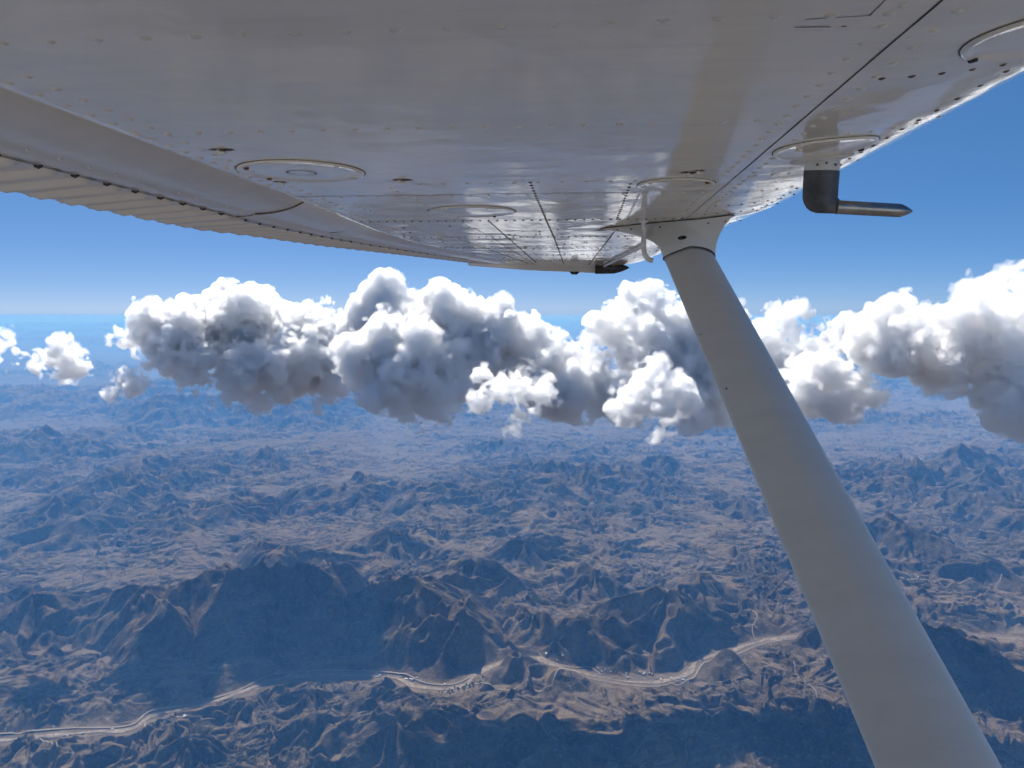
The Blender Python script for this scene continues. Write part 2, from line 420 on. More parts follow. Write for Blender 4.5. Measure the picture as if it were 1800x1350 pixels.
def cloud(blobs, voxel, seed, label, mat=None, amp=1.0, off=0.0):
    rg = np.random.default_rng(seed)
    B = [np.array(blob(*b)) for b in blobs]
    level = B; allb = list(B)
    for nb, lo_, hi_ in ((11, .28, .5), (9, .26, .46), (5, .28, .5)):    # heads budding out of heads: the cauliflower
        nxt = []
        for b in level:
            for k in range(nb):
                v = rg.normal(size=3); v /= np.linalg.norm(v); v[2] = v[2]+.25
                v /= np.linalg.norm(v)
                nxt.append(np.array((*(b[:3]+v*b[3]*rg.uniform(.72, .98)), b[3]*rg.uniform(lo_, hi_), 1.0)))
        allb += nxt; level = nxt
    B = np.array(allb)
    pad = 4*voxel+110
    lo = (B[:, :3]-B[:, 3:4]).min(0)-pad; hi = (B[:, :3]+B[:, 3:4]).max(0)+pad
    sh = np.ceil((hi-lo)/voxel).astype(int)+1; ext = (sh-1)*voxel
    ax = [(lo[i]+np.arange(sh[i])*voxel).astype(np.float32) for i in range(3)]
    f = np.full(sh, -200.0, np.float32)
    for (cx, cy_, cz, r, sq) in B:
        sl = []
        for i, c_ in enumerate((cx, cy_, cz)):
            e = r+110; a = max(0, int((c_-e-lo[i])/voxel)); b = min(int(sh[i]), int((c_+e-lo[i])/voxel)+2); sl.append(slice(a, b))
        x = ax[0][sl[0]][:, None, None]-cx; y = ax[1][sl[1]][None, :, None]-cy_; z = (ax[2][sl[2]][None, None, :]-cz)/sq
        d = (r-np.sqrt(x*x+y*y+z*z)).astype(np.float32)
        v = f[tuple(sl)]; np.maximum(v, d, out=v)
    tot = np.zeros(sh, np.float32)
    for sc, am, bil in SHAPE:
        if sc < voxel*1.6: break
        n = noise3(sh, ext, sc, rg)
        if bil: n = (np.abs(n)-.27)*1.5
        n *= am; tot += n
    near = np.clip(1+(f+12)/80.0, 0, 1)
    tot *= amp*np.clip(1+(f+10)/REACH, 0, 1); f += tot; f -= off
    zz = ax[2][None, None, :]
    def close(g):
        g[0] = g[-1] = -1; g[:, 0] = g[:, -1] = -1; g[:, :, 0] = g[:, :, -1] = -1
        return surface_nets(g, lo, voxel)
    n1 = noise3(sh, ext, 70, rg)*50+noise3(sh, ext, 30, rg)*34
    # the lifting level gives the core a ragged, nearly flat base; thinner vapour hangs below it
    V, F = close(np.minimum(f-20, zz-(BASE+.6*tot)))
    o = new_mesh('cloud', V, F, mat or MAT_CLOUD, smooth=False)
    c = V.mean(0); o.data.transform(Matrix.Translation(-Vector(c))); o.location = c
    V, F = close(np.minimum(f+10*near+n1*near*.6, zz-(BASE-35+.6*tot)))
    q = new_mesh('vapour_edge', V-c, F, MAT_MID, smooth=False); q.parent = o
    n2 = noise3(sh, ext, 190, rg)*70+noise3(sh, ext, 85, rg)*60
    V, F = close(np.minimum(f+(30+n1*1.3+n2)*near, zz-(BASE-70+.6*tot+n2)))
    q = new_mesh('vapour_fringe', V-c, F, MAT_WISP, smooth=False); q.parent = o
    tag(o, label, 'cloud', 'cumulus clouds')
    print('cloud', label, sh, len(F))
    return o
# ------------------------------------------------------------------ river bed, roads, village
M_SAND = plain('pale_river_sand', (.165, .13, .097), .9, scale=.03, var=.55)
M_ROAD = plain('dusty_road', (.19, .155, .118), .9, scale=.02, var=.2)
def smooth_line(L, step=18.0):
    P = [np.array(p, float) for p in L]; out = []
    P = [2*P[0]-P[1]]+P+[2*P[-1]-P[-2]]
    for i in range(1, len(P)-2):
        n = max(2, int(np.linalg.norm(P[i+1]-P[i])/step))
        for k in range(n):
            t = k/n; out.append(.5*((2*P[i])+(-P[i-1]+P[i+1])*t+(2*P[i-1]-5*P[i]+4*P[i+1]-P[i+2])*t*t+(-P[i-1]+3*P[i]-3*P[i+1]+P[i+2])*t**3))
    return np.array(out)
def drape(name, L, wd, mat, lift, seed, wob=0.0, vary=0.0, label=None):
    C = smooth_line(L); t = np.gradient(C, axis=0); t /= np.linalg.norm(t, axis=1)[:, None]+1e-9; nn = np.stack([-t[:, 1], t[:, 0]], 1)
    s_ = np.arange(len(C))*.12+seed*13.7
    C = C+nn*(wob*perlin2(s_, s_*0+.5, seed))[:, None]
    half = wd*.5*(1+vary*perlin2(s_*.8, s_*0+3.3, seed+1))
    cols = []
    for q in (-1, -.5, 0, .5, 1):
        P = C+nn*(half*q)[:, None]; z = height(P[:, 0], P[:, 1])
        cols.append(np.stack([P[:, 0], P[:, 1], z], 1))
    G = np.stack(cols, 1); zm = G[:, :, 2].max(1, keepdims=True)
    G[:, :, 2] = G[:, :, 2]*.5+zm*.5+lift
    n, m = G.shape[:2]; i = (np.arange(n-1)*m)[:, None]; j = np.arange(m-1)[None]
    F = np.stack([i+j, i+j+1, i+m+j+1, i+m+j], -1).reshape(-1, 4)[:, ::-1]
    o = new_mesh(name, G.reshape(-1, 3), F, mat); tag(o, kind='structure'); return o
drape('riverbed', RIVER, 36, M_SAND, 3, 3, 14, 1.1)
for i, (L, w_) in enumerate(ROADW): drape('road', L, w_*1.5, M_ROAD, 6.0, 30+i, 2.5)
hr = random.Random(8)
def house_mesh(name, w_, d_, h_, rf, wall, roof):
    b = MB(); z0 = -6
    R0 = [(-w_, -d_), (w_, -d_), (w_, d_), (-w_, d_)]
    b.grid([[(x, y, z0) for x, y in R0], [(x, y, h_) for x, y in R0]], wall, closed_v=True, flip=True)
    for s_ in (-1, 1): b.poly([(s_*w_, -d_, h_), (s_*w_, d_, h_), (s_*w_, 0, h_+rf)], wall, flip=s_ < 0)
    e = 1.08; b.poly([(-w_*e, -d_*e, h_-.3), (w_*e, -d_*e, h_-.3), (w_*e, 0, h_+rf+.1), (-w_*e, 0, h_+rf+.1)], roof)
    b.poly([(-w_*e, d_*e, h_-.3), (w_*e, d_*e, h_-.3), (w_*e, 0, h_+rf+.1), (-w_*e, 0, h_+rf+.1)], roof, flip=True)
    o = b.build(name, smooth=False); return o
M_WALL = plain('pale_wall', (.33, .31, .28), .8, scale=.3); M_ROOFA = plain('white_metal_roof', (.34, .35, .36), .5, scale=.2, var=.1)
M_ROOFB = plain('tan_roof', (.38, .30, .24), .8, scale=.3); M_GREEN = plain('green_foliage', (.09, .14, .055), .9, scale=.6, var=.5); M_BARK = plain('bark', (.1, .07, .05), .9)
protos = [house_mesh('house', 8, 6, 5, 3, M_WALL, M_ROOFA), house_mesh('house', 13, 7, 5, 2.4, M_WALL, M_ROOFA), house_mesh('house', 7, 6, 5, 2.5, M_WALL, M_ROOFB)]
used = [False]*3
# (photograph px span along which the buildings stand, how many, label, group)
GROUPS = [((765, 1216), (845, 1197), 9, 9, 'small pale house among the green trees at the river bend', 'houses of the green village'),
          ((1040, 1182), (1160, 1194), 15, 6, 'small pale building in the strip village above the riverbed, centre right', 'houses of the strip village'),
          ((1090, 1204), (1230, 1190), 8, 3, 'small pale building on the lower bank of the riverbed, centre right', 'houses on the lower bank'),
          ((625, 1183), (745, 1196), 9, 3, 'small pale building beside the road left of the green village', 'houses along the middle road'),
          ((462, 1188), (560, 1183), 4, 3, 'small white building by the road at the edge of the big cloud shadow', 'houses at the shadow edge'),
          ((262, 1288), (335, 1290), 6, 4, 'small white building on the side road near the lower left', 'houses on the lower left side road'),
          ((80, 1296), (230, 1280), 5, 3, 'small white building beside the wide river wash at the lower left', 'houses by the wide wash'),
          ((378, 1238), (392, 1245), 3, 3, 'white house alone in the shade above the lower left road', 'lone houses in the shade'),
          ((1575, 1030), (1620, 1034), 5, 3, 'small pale house of the hamlet just right of the strut', 'houses of the right hamlet'),
          ((1395, 915), (1425, 935), 3, 5, 'tiny white farm building far off on the right', 'far farm buildings'),
          ((950, 1152), (1010, 1172), 4, 3, 'small pale building on the slope below the central mountains', 'houses below the mountains')]
ORD = 'leftmost second third fourth fifth sixth seventh eighth ninth tenth eleventh twelfth thirteenth fourteenth fifteenth sixteenth'.split()
def nth(k, n):
    if k == 0: return 'leftmost'
    if k == n-1: return 'rightmost'
    return ORD[k]+'-from-left' if k < n/2 or n-1-k >= len(ORD) else ORD[n-1-k]+'-from-right'
def place(proto, first, x, y, z, rz, sc, label, cat, group):
    o = proto if first else proto.copy()
    if not first: COL.objects.link(o)
    o.location = (x, y, z); o.rotation_euler = (0, 0, rz); o.scale = (sc, sc, sc)
    tag(o, label, cat, group); return o
for (a, b, n, jit, lab, grp) in GROUPS:
    for k, t in enumerate(sorted(hr.random() for _ in range(n))):
        px, py = a[0]+(b[0]-a[0])*t, a[1]+(b[1]-a[1])*t+hr.uniform(-jit, jit)
        g = gp(px, py, GZ+30); z = float(height(np.array([g[0]]), np.array([g[1]]))[0]); v = hr.choice((0, 0, 1, 2))
        place(protos[v], not used[v], g[0], g[1], z+4.5, hr.uniform(0, 3.1), hr.uniform(.6, 1.0), nth(k, n)+' '+lab, 'house', grp); used[v] = True
tr = MB(); tr.tube([(0, 0, -3), (0, 0, 3), (.3, .1, 7)], [.7, .5, .3], M_BARK, 6)
for k in range(90):
    v = Vector((hr.gauss(0, 1), hr.gauss(0, 1), hr.gauss(0, 1))).normalized()*hr.uniform(.55, 1.05); c = Vector((v.x*5.2, v.y*5.2, 8+v.z*4.2)); s_ = hr.uniform(.9, 1.9)
    u = Vector((hr.gauss(0, 1), hr.gauss(0, 1), hr.gauss(0, 1))).normalized(); w_ = u.orthogonal().normalized()
    tr.poly([c+u*s_, c+w_*s_, c-u*s_, c-w_*s_], M_GREEN); q = u.cross(w_); tr.poly([c+q*s_, c+w_*s_, c-q*s_, c-w_*s_], M_GREEN)
tree = tr.build('tree', smooth=False)
for k in range(60):
    t = hr.random(); px, py = 775+80*t+hr.uniform(-6, 6), 1224-26*t+hr.uniform(-9, 9)
    g = gp(px, py, GZ+30); z = float(height(np.array([g[0]]), np.array([g[1]]))[0])
    place(tree, k == 0, g[0], g[1], z+2, hr.uniform(0, 6), hr.uniform(.7, 1.4), 'small green tree in the village at the river bend, below the central mountains', 'tree', 'green trees of the village')
D1 = 8950
cloud([(305, 588, D1, 54), (258, 588, D1, 26), (360, 580, D1+200, 45), (430, 590, D1+300, 70), (540, 610, D1, 68), (352, 640, D1-200, 40), (430, 660, D1-300, 50), (270, 565, D1, 35),
       (500, 650, D1-400, 50), (580, 650, D1-300, 45), (210, 590, D1, 12), (190, 595, D1, 9), (400, 690, D1-400, 26)],
      12, 5, 'long ragged white cumulus bank on the left side, below the flap', mat=MAT_THIN)
cloud([(680, 560, 7198, 60), (630, 570, 7198, 40), (780, 580, 7030, 62), (860, 590, 6947, 52), (720, 630, 6612, 72), (650, 640, 6696, 55),
       (780, 650, 6612, 55), (690, 690, 6528, 40), (910, 610, 6947, 50), (960, 640, 6947, 35), (735, 712, 6528, 44), (690, 695, 6528, 46), (760, 738, 6528, 28), (800, 695, 6528, 42), (745, 752, 6528, 20), (960, 690, 6700, 40), (1000, 650, 6900, 36), (850, 640, 6800, 45), (930, 580, 6947, 28), (980, 610, 6947, 25)],
      11, 9, 'large cumulus in the middle of the picture with a dark blue-grey heart')
cloud([(870, 690, 5500, 34), (905, 680, 5500, 38), (860, 660, 5500, 20), (900, 730, 5500, 22), (945, 690, 5500, 26)],
      8, 12, 'bright ragged cumulus shred hanging in front of the big central cloud', mat=MAT_DENSE)
cloud([(1215, 715, 6700, 40), (1100, 700, 6800, 40), (1010, 640, 7000, 38), (1045, 650, 7000, 45), (1135, 550, 7114, 50), (1070, 590, 7114, 45), (1190, 610, 7114, 80), (1110, 620, 7114, 50), (1240, 660, 7030, 70), (1000, 690, 6779, 45), (1050, 680, 6863, 40), (1270, 590, 7114, 50), (1240, 700, 6947, 42)],
      11, 29, 'tall cumulus tower partly hidden behind the top of the wing strut')
cloud([(1130, 690, 5300, 50), (1180, 700, 5300, 42), (1100, 720, 5300, 35), (1150, 740, 5300, 28), (1205, 745, 5300, 20)],
      8, 13, 'rounded bright cumulus head low down just left of the wing strut', mat=MAT_DENSE)
cloud([(1378, 565, 8091, 32), (1350, 600, 8091, 40), (1380, 640, 8091, 52), (1450, 590, 8091, 22), (1430, 620, 8091, 30), (1440, 680, 6947, 45), (1500, 695, 6947, 38), (1540, 700, 6947, 22), (1385, 700, 6947, 38), (1500, 600, 7198, 24)],
      11, 15, 'lumpy cumulus just right of the wing strut', mat=MAT_THIN)
cloud([(1500, 590, 7300, 30), (1530, 610, 7300, 30), (1560, 590, 6696, 55), (1620, 590, 7161, 50), (1700, 590, 6277, 65), (1780, 590, 6789, 75), (1860, 590, 6510, 85), (1760, 660, 6510, 60), (1840, 690, 6324, 65), (1660, 640, 6882, 45)],
      12, 21, 'big cumulus at the right edge, sloping down to the right', mat=MAT_THIN)
cloud([(114, 624, 8835, 27), (92, 636, 8835, 21), (136, 637, 8835, 18), (120, 650, 8835, 16)], 10, 33, 'small round cumulus puff on the left, away from the bank', mat=MAT_THIN)
cloud([(0, 590, 9021, 20), (15, 630, 8928, 20), (40, 640, 8928, 12), (-50, 610, 8928, 42)], 13, 35, 'cloud cut by the left edge of the picture', mat=MAT_THIN)

cloud([(228, 676, 8556, 20), (208, 684, 8556, 14), (250, 668, 8556, 12)], 9, 41, 'tiny ragged cloud shred just under the left end of the long bank', mat=MAT_THIN, amp=1.5, off=22)
cloud([(560, 716, 8184, 8), (548, 722, 8184, 6)], 9, 43, 'tiniest wisp of cloud hanging below the long bank', amp=.8, off=5)
# ------------------------------------------------------------------ aircraft materials
def paint_material(name, col, rough=.16, dirt=.5, bump=1.0, coat=.0):
    m, t, out = nodes(name)
    P = N(t, 'ShaderNodeNewGeometry').outputs['Position']
    st = N(t, 'ShaderNodeMapping', {'Vector': P, 'Scale': (1.2, 6.0, 6.0)}).outputs[0]
    n1 = N(t, 'ShaderNodeTexNoise', {'Vector': st, 'Scale': 3.0, 'Detail': 6, 'Roughness': .65}).outputs[0]
    st2 = N(t, 'ShaderNodeMapping', {'Vector': P, 'Scale': (1.6, 42.0, 42.0)}).outputs[0]
    n3 = N(t, 'ShaderNodeTexNoise', {'Vector': st2, 'Scale': 1.0, 'Detail': 5, 'Roughness': .7}).outputs[0]
    n2 = N(t, 'ShaderNodeTexNoise', {'Vector': P, 'Scale': 60.0, 'Detail': 4, 'Roughness': .7}).outputs[0]
    c = ramp(t, n1, [(.3, tuple(x*(1-.10*dirt) for x in col)), (.65, col)])
    s3 = ramp(t, n3, [(.52, (0, 0, 0)), (.74, (1, 1, 1))])
    s3m = N(t, 'ShaderNodeMath', {0: s3, 1: .17*dirt}, operation='MULTIPLY').outputs[0]
    c = mixc(t, s3m, c, (.40, .36, .30))
    sp = ramp(t, n2, [(.66, (0, 0, 0)), (.78, (1, 1, 1))])
    sm = N(t, 'ShaderNodeMath', {0: sp, 1: .35*dirt}, operation='MULTIPLY').outputs[0]
    c = mixc(t, sm, c, (.30, .25, .19))
    rr = N(t, 'ShaderNodeMapRange', {'Value': n1, 'To Min': rough*.75, 'To Max': rough*1.5}).outputs[0]
    w1 = N(t, 'ShaderNodeTexNoise', {'Vector': P, 'Scale': 9.0, 'Detail': 2, 'Roughness': .5}).outputs[0]
    b1 = N(t, 'ShaderNodeBump', {'Height': w1, 'Distance': .0035*bump, 'Strength': .8})
    w2 = N(t, 'ShaderNodeTexNoise', {'Vector': P, 'Scale': 420.0, 'Detail': 2}).outputs[0]
    b2 = N(t, 'ShaderNodeBump', {'Height': w2, 'Distance': .00006, 'Strength': .6, 'Normal': b1.outputs[0]})
    b = N(t, 'ShaderNodeBsdfPrincipled', {'Base Color': c, 'Roughness': rr, 'IOR': 1.5, 'Normal': b2.outputs[0], 'Coat Weight': coat, 'Coat Roughness': .05})
    t.links.new(b.outputs[0], out.inputs[0]); return m
M_PAINT = paint_material('white_gloss_paint', (.76, .74, .665), .045, .8, .6)
M_PAINT2 = paint_material('white_strut_paint', (.63, .63, .605), .36, .7, .0)
M_FLAP = paint_material('white_flap_paint', (.62, .61, .58), .16, .6, .25)
def simple(name, col, rough=.5, metal=0.0, nscale=40, var=.25):
    m, t, out = nodes(name)
    P = N(t, 'ShaderNodeNewGeometry').outputs['Position']
    n = N(t, 'ShaderNodeTexNoise', {'Vector': P, 'Scale': nscale, 'Detail': 5, 'Roughness': .65}).outputs[0]
    c = ramp(t, n, [(.3, tuple(x*(1-var) for x in col)), (.7, tuple(min(1, x*(1+var)) for x in col))])
    r = N(t, 'ShaderNodeMapRange', {'Value': n, 'To Min': rough*.7, 'To Max': min(1, rough*1.35)}).outputs[0]
    b = N(t, 'ShaderNodeBsdfPrincipled', {'Base Color': c, 'Roughness': r, 'Metallic': metal})
    t.links.new(b.outputs[0], out.inputs[0]); return m
M_SEAM = simple('dark_seam_dirt', (.11, .095, .08), .8)
M_GAP = simple('black_gap', (.02, .019, .018), .8)
M_RUST = simple('rust', (.16, .085, .04), .85, 0, 150, .6)
M_BLACK = simple('black_paint', (.012, .013, .016), .25)
M_PITOT = simple('dark_grey_metal', (.085, .09, .098), .45, .35, 30, .35)
M_STEEL = simple('worn_steel_tube', (.28, .28, .28), .32, .9, 60, .25)
M_RIVET = paint_material('shaded_rivet_paint', (.63, .62, .58), .25, .5, 0)  # darker than the skin: shade on the domes is put into the colour
M_VENT = simple('white_vent_pipe', (.62, .62, .60), .35)

def ip(y, pts):
    return float(np.interp(y, [p[0] for p in pts], [p[1] for p in pts]))
# ------------------------------------------------------------------ wing shape
AFT = [(-1, -.72), (2.1, -.72), (2.75, -.745), (3.26, -.73), (3.9, -.65), (4.55, -.53), (5.15, -.43)]
LES = [(-1, .507), (2.45, .507), (5.3, .32)]
TEX = [(-1, -1.16), (2.26, -1.16), (2.5, -1.125), (3.14, -1.075), (4.0, -.94), (5.0, -.765), (5.2, -.73)]
TEZ = [(-1, .235), (2.2, .235), (5.1, .30)]
YTIP = 5.15
def aft(y): return ip(y, AFT)
def fr(y): return ip(y, LES)-.197
def zt(x, y):
    """height of the flat underside of the wing"""
    return .27+.018*min(max((y-2.4)/2.7, 0), 1)*min(max((.3-x)/.9, 0), 1)+wav(x, y)
def wav(x, y):
    k = .35+.65*min(max((y-1.2)/1.2, 0), 1)
    e = min(max((x-aft(y))/.06, 0), 1)
    return e*k*(.00045*math.sin(y*2*math.pi/.245+1.0)*math.sin(x*14+.7)+.0005*float(perlin2(np.array(x*5.2), np.array(y*3.1), 7)))
def bottom(x, y):
    """a point of the lower skin and its outward (downward) normal"""
    f = fr(y)
    def pt(x, y):
        if x <= f: return Vector((x, y, zt(x, y)))
        s_ = min((x-f)/.288, 1); th = math.asin(s_)
        return Vector((x, y, zt(f, y)+.060*(1-math.cos(th))+.0004*math.sin(y*25)*math.sin(x*40)))
    p = pt(x, y); e = .004
    a = pt(x+e, y)-pt(x-e, y); b = pt(x, y+e)-pt(x, y-e)
    n = b.cross(a); n.normalize()
    if n.z > 0: n = -n
    return p, n
aircraft = bpy.data.objects.new('light_aircraft', None); COL.objects.link(aircraft); aircraft.location = (0, 0, 0)
tag(aircraft, 'white high-wing light aircraft seen from its cabin: riveted wing underside, strut and pitot tube', 'aircraft')

def on_wing(px, py):
    """the point of the lower skin seen at a photograph pixel (the skin is nearly a plane: two refinements)"""
    z = .27
    for _ in range(4):
        q = on_plane(px, py, 2, z); x = min(float(q[0]), fr(float(q[1]))+.27)
        p, n = bottom(x, float(q[1])); z = p.z
    return p, n
wing = MB()
ys = np.concatenate([np.arange(-.6, 3.2, .022), np.arange(3.2, YTIP+.001, .05)]); ys[-1] = YTIP
nb = 70; rows = []
for y in ys:
    a, f = aft(y), fr(y); zf = zt(f, y)
    pr = [(a, y, zt(a, y)+.16), (a, y, zt(a, y)+.0022), (a-.001, y, zt(a, y)+.0008)]
    pr += [(a+.0005+(f-a)*i/nb, y, zt(a+(f-a)*i/nb, y)) for i in range(nb)]
    for i in range(15):
        th = math.pi/2*i/14; x = f+.288*math.sin(th)
        pr.append((x, y, zf+.060*(1-math.cos(th))+.0004*math.sin(y*25)*math.sin(x*40)*(1-i/14)))
    for i in range(1, 13):
        th = math.pi/2*i/12; pr.append((f+.288*math.cos(th), y, zf+.06+.105*math.sin(th)))
    for i in range(1, 13): pr.append((f+(a-f)*i/12, y, zf+.165+(zt(a, y)+.16-zf-.165)*(i/12)**1.4))
    rows.append(pr)
wing.grid(rows, M_PAINT, closed_v=True)
wing.poly(rows[0], M_PAINT, flip=True)
# rivets: shallow domes set in the skin
rvr = random.Random(4)
def rivet(x, y, r=.0052, h=.0022, mat=None, n=8):
    if x < aft(y)+.012 or x > fr(y)+.284: return
    p, nrm = bottom(x, y); u = nrm.orthogonal().normalized(); v = nrm.cross(u)
    ring = lambda rr, hh: [p+nrm*hh+(u*math.cos(2*math.pi*k/n)+v*math.sin(2*math.pi*k/n))*rr for k in range(n)]
    r *= rvr.uniform(.92, 1.08)
    wing.grid([ring(r*1.35, -.0001), ring(r, h*.35), ring(r*.55, h)], mat or M_RIVET, closed_v=True, flip=True)
    wing.poly(ring(r*.55, h), mat or M_RIVET, flip=True)
def chord_row(y, x0, x1, sp, **k):
    x = x0
    while x < x1: rivet(x, y, **k); x += sp
def span_row(x, y0, y1, sp, x2=None, **k):
    y = y0
    while y < y1:
        rivet(x if x2 is None else x+(x2-x)*(y-y0)/(y1-y0), y, **k); y += sp
chord_row(.768, -.70, .30, .0515); chord_row(1.178, -.70, .30, .050); chord_row(.42, -.70, .30, .0515)
chord_row(1.70, -.36, .30, .052, r=.0045)
for yy, sp in ((1.885, .046), (2.42, .027), (3.02, .027), (3.55, .03), (3.62, .03), (4.1, .03), (4.6, .035), (4.68, .035)):
    chord_row(yy, aft(yy)+.03, fr(yy)+.02, sp, r=.0038, h=.0022, mat=M_SEAM if yy > 2 else None)
span_row(.512, .9, 2.4, .062, r=.0034, h=.0016, mat=M_SEAM)
for yy in (.98, 1.30, 1.66, 1.90, 2.14, 2.32, 2.75, 3.25, 3.9):
    chord_row(yy, fr(yy)+.04, fr(yy)+.27, .034 if yy < 1.7 else .034, r=.0034, h=.0016, mat=M_SEAM if yy > 1.9 or yy == .98 else None)
span_row(-.695, -.4, 2.05, .052); span_row(-.655, -.37, 2.05, .052); span_row(-.70, 2.1, 2.8, .04, r=.004); span_row(-.665, 2.1, 2.8, .04, r=.004)
span_row(.284, -.4, 2.45, .050, r=.0045); span_row(.340, -.38, 2.4, .050, r=.0045)
span_row(-.118, 1.70, 3.1, .04, r=.0036, h=.002, mat=M_SEAM)
span_row(-.44, 1.75, 3.0, .05, r=.0036, x2=-.36); span_row(.13, 1.72, 2.44, .045, r=.0034, h=.0018)
span_row(.10, 1.74, 2.44, .045, r=.0034, h=.0018, mat=M_SEAM)
span_row(-.30, 2.44, 4.9, .045, r=.0035, mat=M_SEAM); span_row(-.60, 2.0, 3.4, .045, r=.0035, x2=-.55); span_row(-.5, 3.1, 5, .05, r=.0035, x2=-.36, mat=M_SEAM)
for q in range(70):                                       # odd screws scattered over the tip panels
    yy = rvr.uniform(2.5, 4.9); rivet(rvr.uniform(aft(yy)+.05, fr(yy)+.15), yy, r=.004, h=.0024, mat=M_SEAM)
def ribbon(pts, wd, mat=M_SEAM, lift=.0006):
    L, Rr = [], []
    P = [bottom(*p) for p in pts]
    for i, (p, n) in enumerate(P):
        t = (P[min(i+1, len(P)-1)][0]-P[max(i-1, 0)][0]).normalized(); s_ = n.cross(t)*wd*.5*rvr.uniform(.8, 1.2)
        L.append(p-s_+n*lift); Rr.append(p+s_+n*lift)
    wing.grid([L, Rr], mat)
def line(x0, y0, x1, y1, wd, n=60, **k): ribbon([(x0+(x1-x0)*i/n, y0+(y1-y0)*i/n) for i in range(n+1)], wd, **k)
line(.313, -.5, .311, 2.46, .0022, 90, mat=M_GAP)                    # spanwise lap behind the leading edge
line(-.715, 1.862, .150, 1.862, .0040)                    # chordwise laps
line(-.70, 2.395, .30, 2.40, .0020); line(-.68, 3.0, .25, 3.0, .002); line(-.6, 3.56, .2, 3.56, .0025)
line(-.118, 3.1, -.13, 5.1, .005, mat=M_GAP); line(-.36, 3.0, -.33, 5.1, .0035); line(.11, 2.75, .03, 5.1, .005, mat=M_GAP); line(-.5, 4.55, .25, 4.55, .004)
line(.205, .775, .262, .770, .0012); line(.262, .70, .262, .772, .0012); line(.20, .795, .235, .797, .0018); line(.245, .797, .25, .797, .002)
line(.18, 1.86, .30, 1.85, .002)
# the rib lap is a real step: the outboard sheet sits on the inboard one
st = [[bottom(x, 1.866)[0]+Vector((0, 0, -.0016*q)), bottom(x, 1.866+.02)[0]+Vector((0, 0, -.0016*q*.2))][k] for k in (0,) for q in (1,) for x in np.linspace(-.71, .15, 30)]
def stain(px, py, r, seed):
    """a rusty drain hole"""
    rg2 = random.Random(seed); p, n = on_wing(px, py); u = Vector((1, 0, 0)); v = n.cross(u).normalized(); u = v.cross(n)
    def blobring(k, lift, ox=0):
        return [p+n*lift+u*(ox+math.cos(a)*r*k*rg2.uniform(.65, 1.25))+v*(math.sin(a)*r*k*.55*rg2.uniform(.65, 1.2)) for a in [2*math.pi*i/22 for i in range(22)]]
    wing.poly(blobring(1.0, .0007), M_RUST); wing.poly(blobring(.62, .0012, r*.35), M_SEAM)
    wing.tube([p+n*.0008-u*r*.2, p+n*.005-u*r*.1, p+n*.0052+u*r*.35], [.005, .004, .003], M_RIVET, 8)
stain(389, 263, .022, 1); stain(706, 316, .022, 2); stain(495, 319, .019, 3); stain(1213, 303, .020, 4); stain(1230, 300, .012, 8)
wing_o = wing.build('wing', aircraft)
# a slim white stiffener under the outer wing
a = on_plane(1062, 468, 2, .262); b = on_plane(1128, 434, 2, .262)
mb = MB(); mb.tube([Vector(a), Vector(a)*.7+Vector(b)*.3, Vector(b)], [.006, .007, .007], M_VENT, 8); mb.build('stiffener', wing_o)

# the white fuselage side with its window, unseen behind the camera, added for its bounce light and shade
fu = MB(); ringsf = []
for x, k in ((-3.4, .55), (-2.6, .75), (-1.6, .95), (-.6, 1.0), (.6, 1.0), (1.2, .96), (2.0, .8), (2.6, .6)):
    rr_ = []
    for i in range(28):
        a = 2*math.pi*i/28; cx, sx = math.cos(a), math.sin(a)
        sq_ = lambda v: math.copysign(abs(v)**.45, v)
        rr_.append((x, -.60+.555*k*sq_(cx), -.36+.66*k*sq_(sx)))
    ringsf.append(rr_)
fu.grid(ringsf, M_PAINT, closed_v=True); fu.poly(ringsf[0], M_PAINT, flip=True); fu.poly(ringsf[-1], M_PAINT)
fus = fu.build('fuselage', aircraft, auto=50)
fw = MB(); W = [(-.42, -.038, -.22), (.45, -.038, -.22), (.38, -.038, .16), (-.38, -.038, .16)]
fw.poly(W, M_BLACK); fw.build('cabin_window', fus)

# inspection covers
def cover(cx, cy_, r, name='inspection_cover', inner=0, screws=((.7, .55), (-.75, .5), (.75, -.55), (-.7, -.5)), dark=None):
    p, n = bottom(cx, cy_); u = Vector((1, 0, 0)); v = n.cross(u).normalized()
    def ring(k, h, m=48):
        out = []
        for a in range(m):
            x, y = cx+r*k*math.cos(2*math.pi*a/m), cy_+r*k*math.sin(2*math.pi*a/m)
            q, nn = bottom(x, y); out.append(q+nn*h)
        return out
    c = MB()
    c.grid([ring(1.0, -.0005), ring(.985, .0030), ring(.955, .0042), ring(.90, .0030), ring(.82, .0014), ring(.5, .0020), ring(.08, .0024)], M_PAINT, closed_v=True)
    c.poly(ring(.08, .0024), M_PAINT, flip=True)
    c.grid([ring(1.018, .0006), ring(.992, .0009)], M_SEAM, closed_v=True)
    if inner: c.grid([ring(inner, .0032), ring(inner-.025, .0034)], M_SEAM, closed_v=True)
    o = c.build(name, aircraft)
    for i, (sx, sy) in enumerate(screws):
        q, nn = bottom(cx+sx*r, cy_+sy*r); d = MB()
        uu = nn.orthogonal().normalized(); vv = nn.cross(uu)
        rg_ = lambda rr, hh: [q+nn*hh+(uu*math.cos(2*math.pi*k/10)+vv*math.sin(2*math.pi*k/10))*rr for k in range(10)]
        mt = M_BLACK if dark == i else M_RUST if (dark is None and i % 2) else M_RIVET
        d.grid([rg_(.0055, .0018), rg_(.0048, .0058), rg_(.002, .0062)], mt, closed_v=True, flip=True); d.poly(rg_(.002, .0062), mt, flip=True)
        d.build('screw', o)
    return o
cover(-.563, 1.522, .124, inner=.24); cover(-.316, 2.185, .124, dark=2, screws=((.45, -.75), (-.5, -.7), (.42, .82), (-.45, .82)))
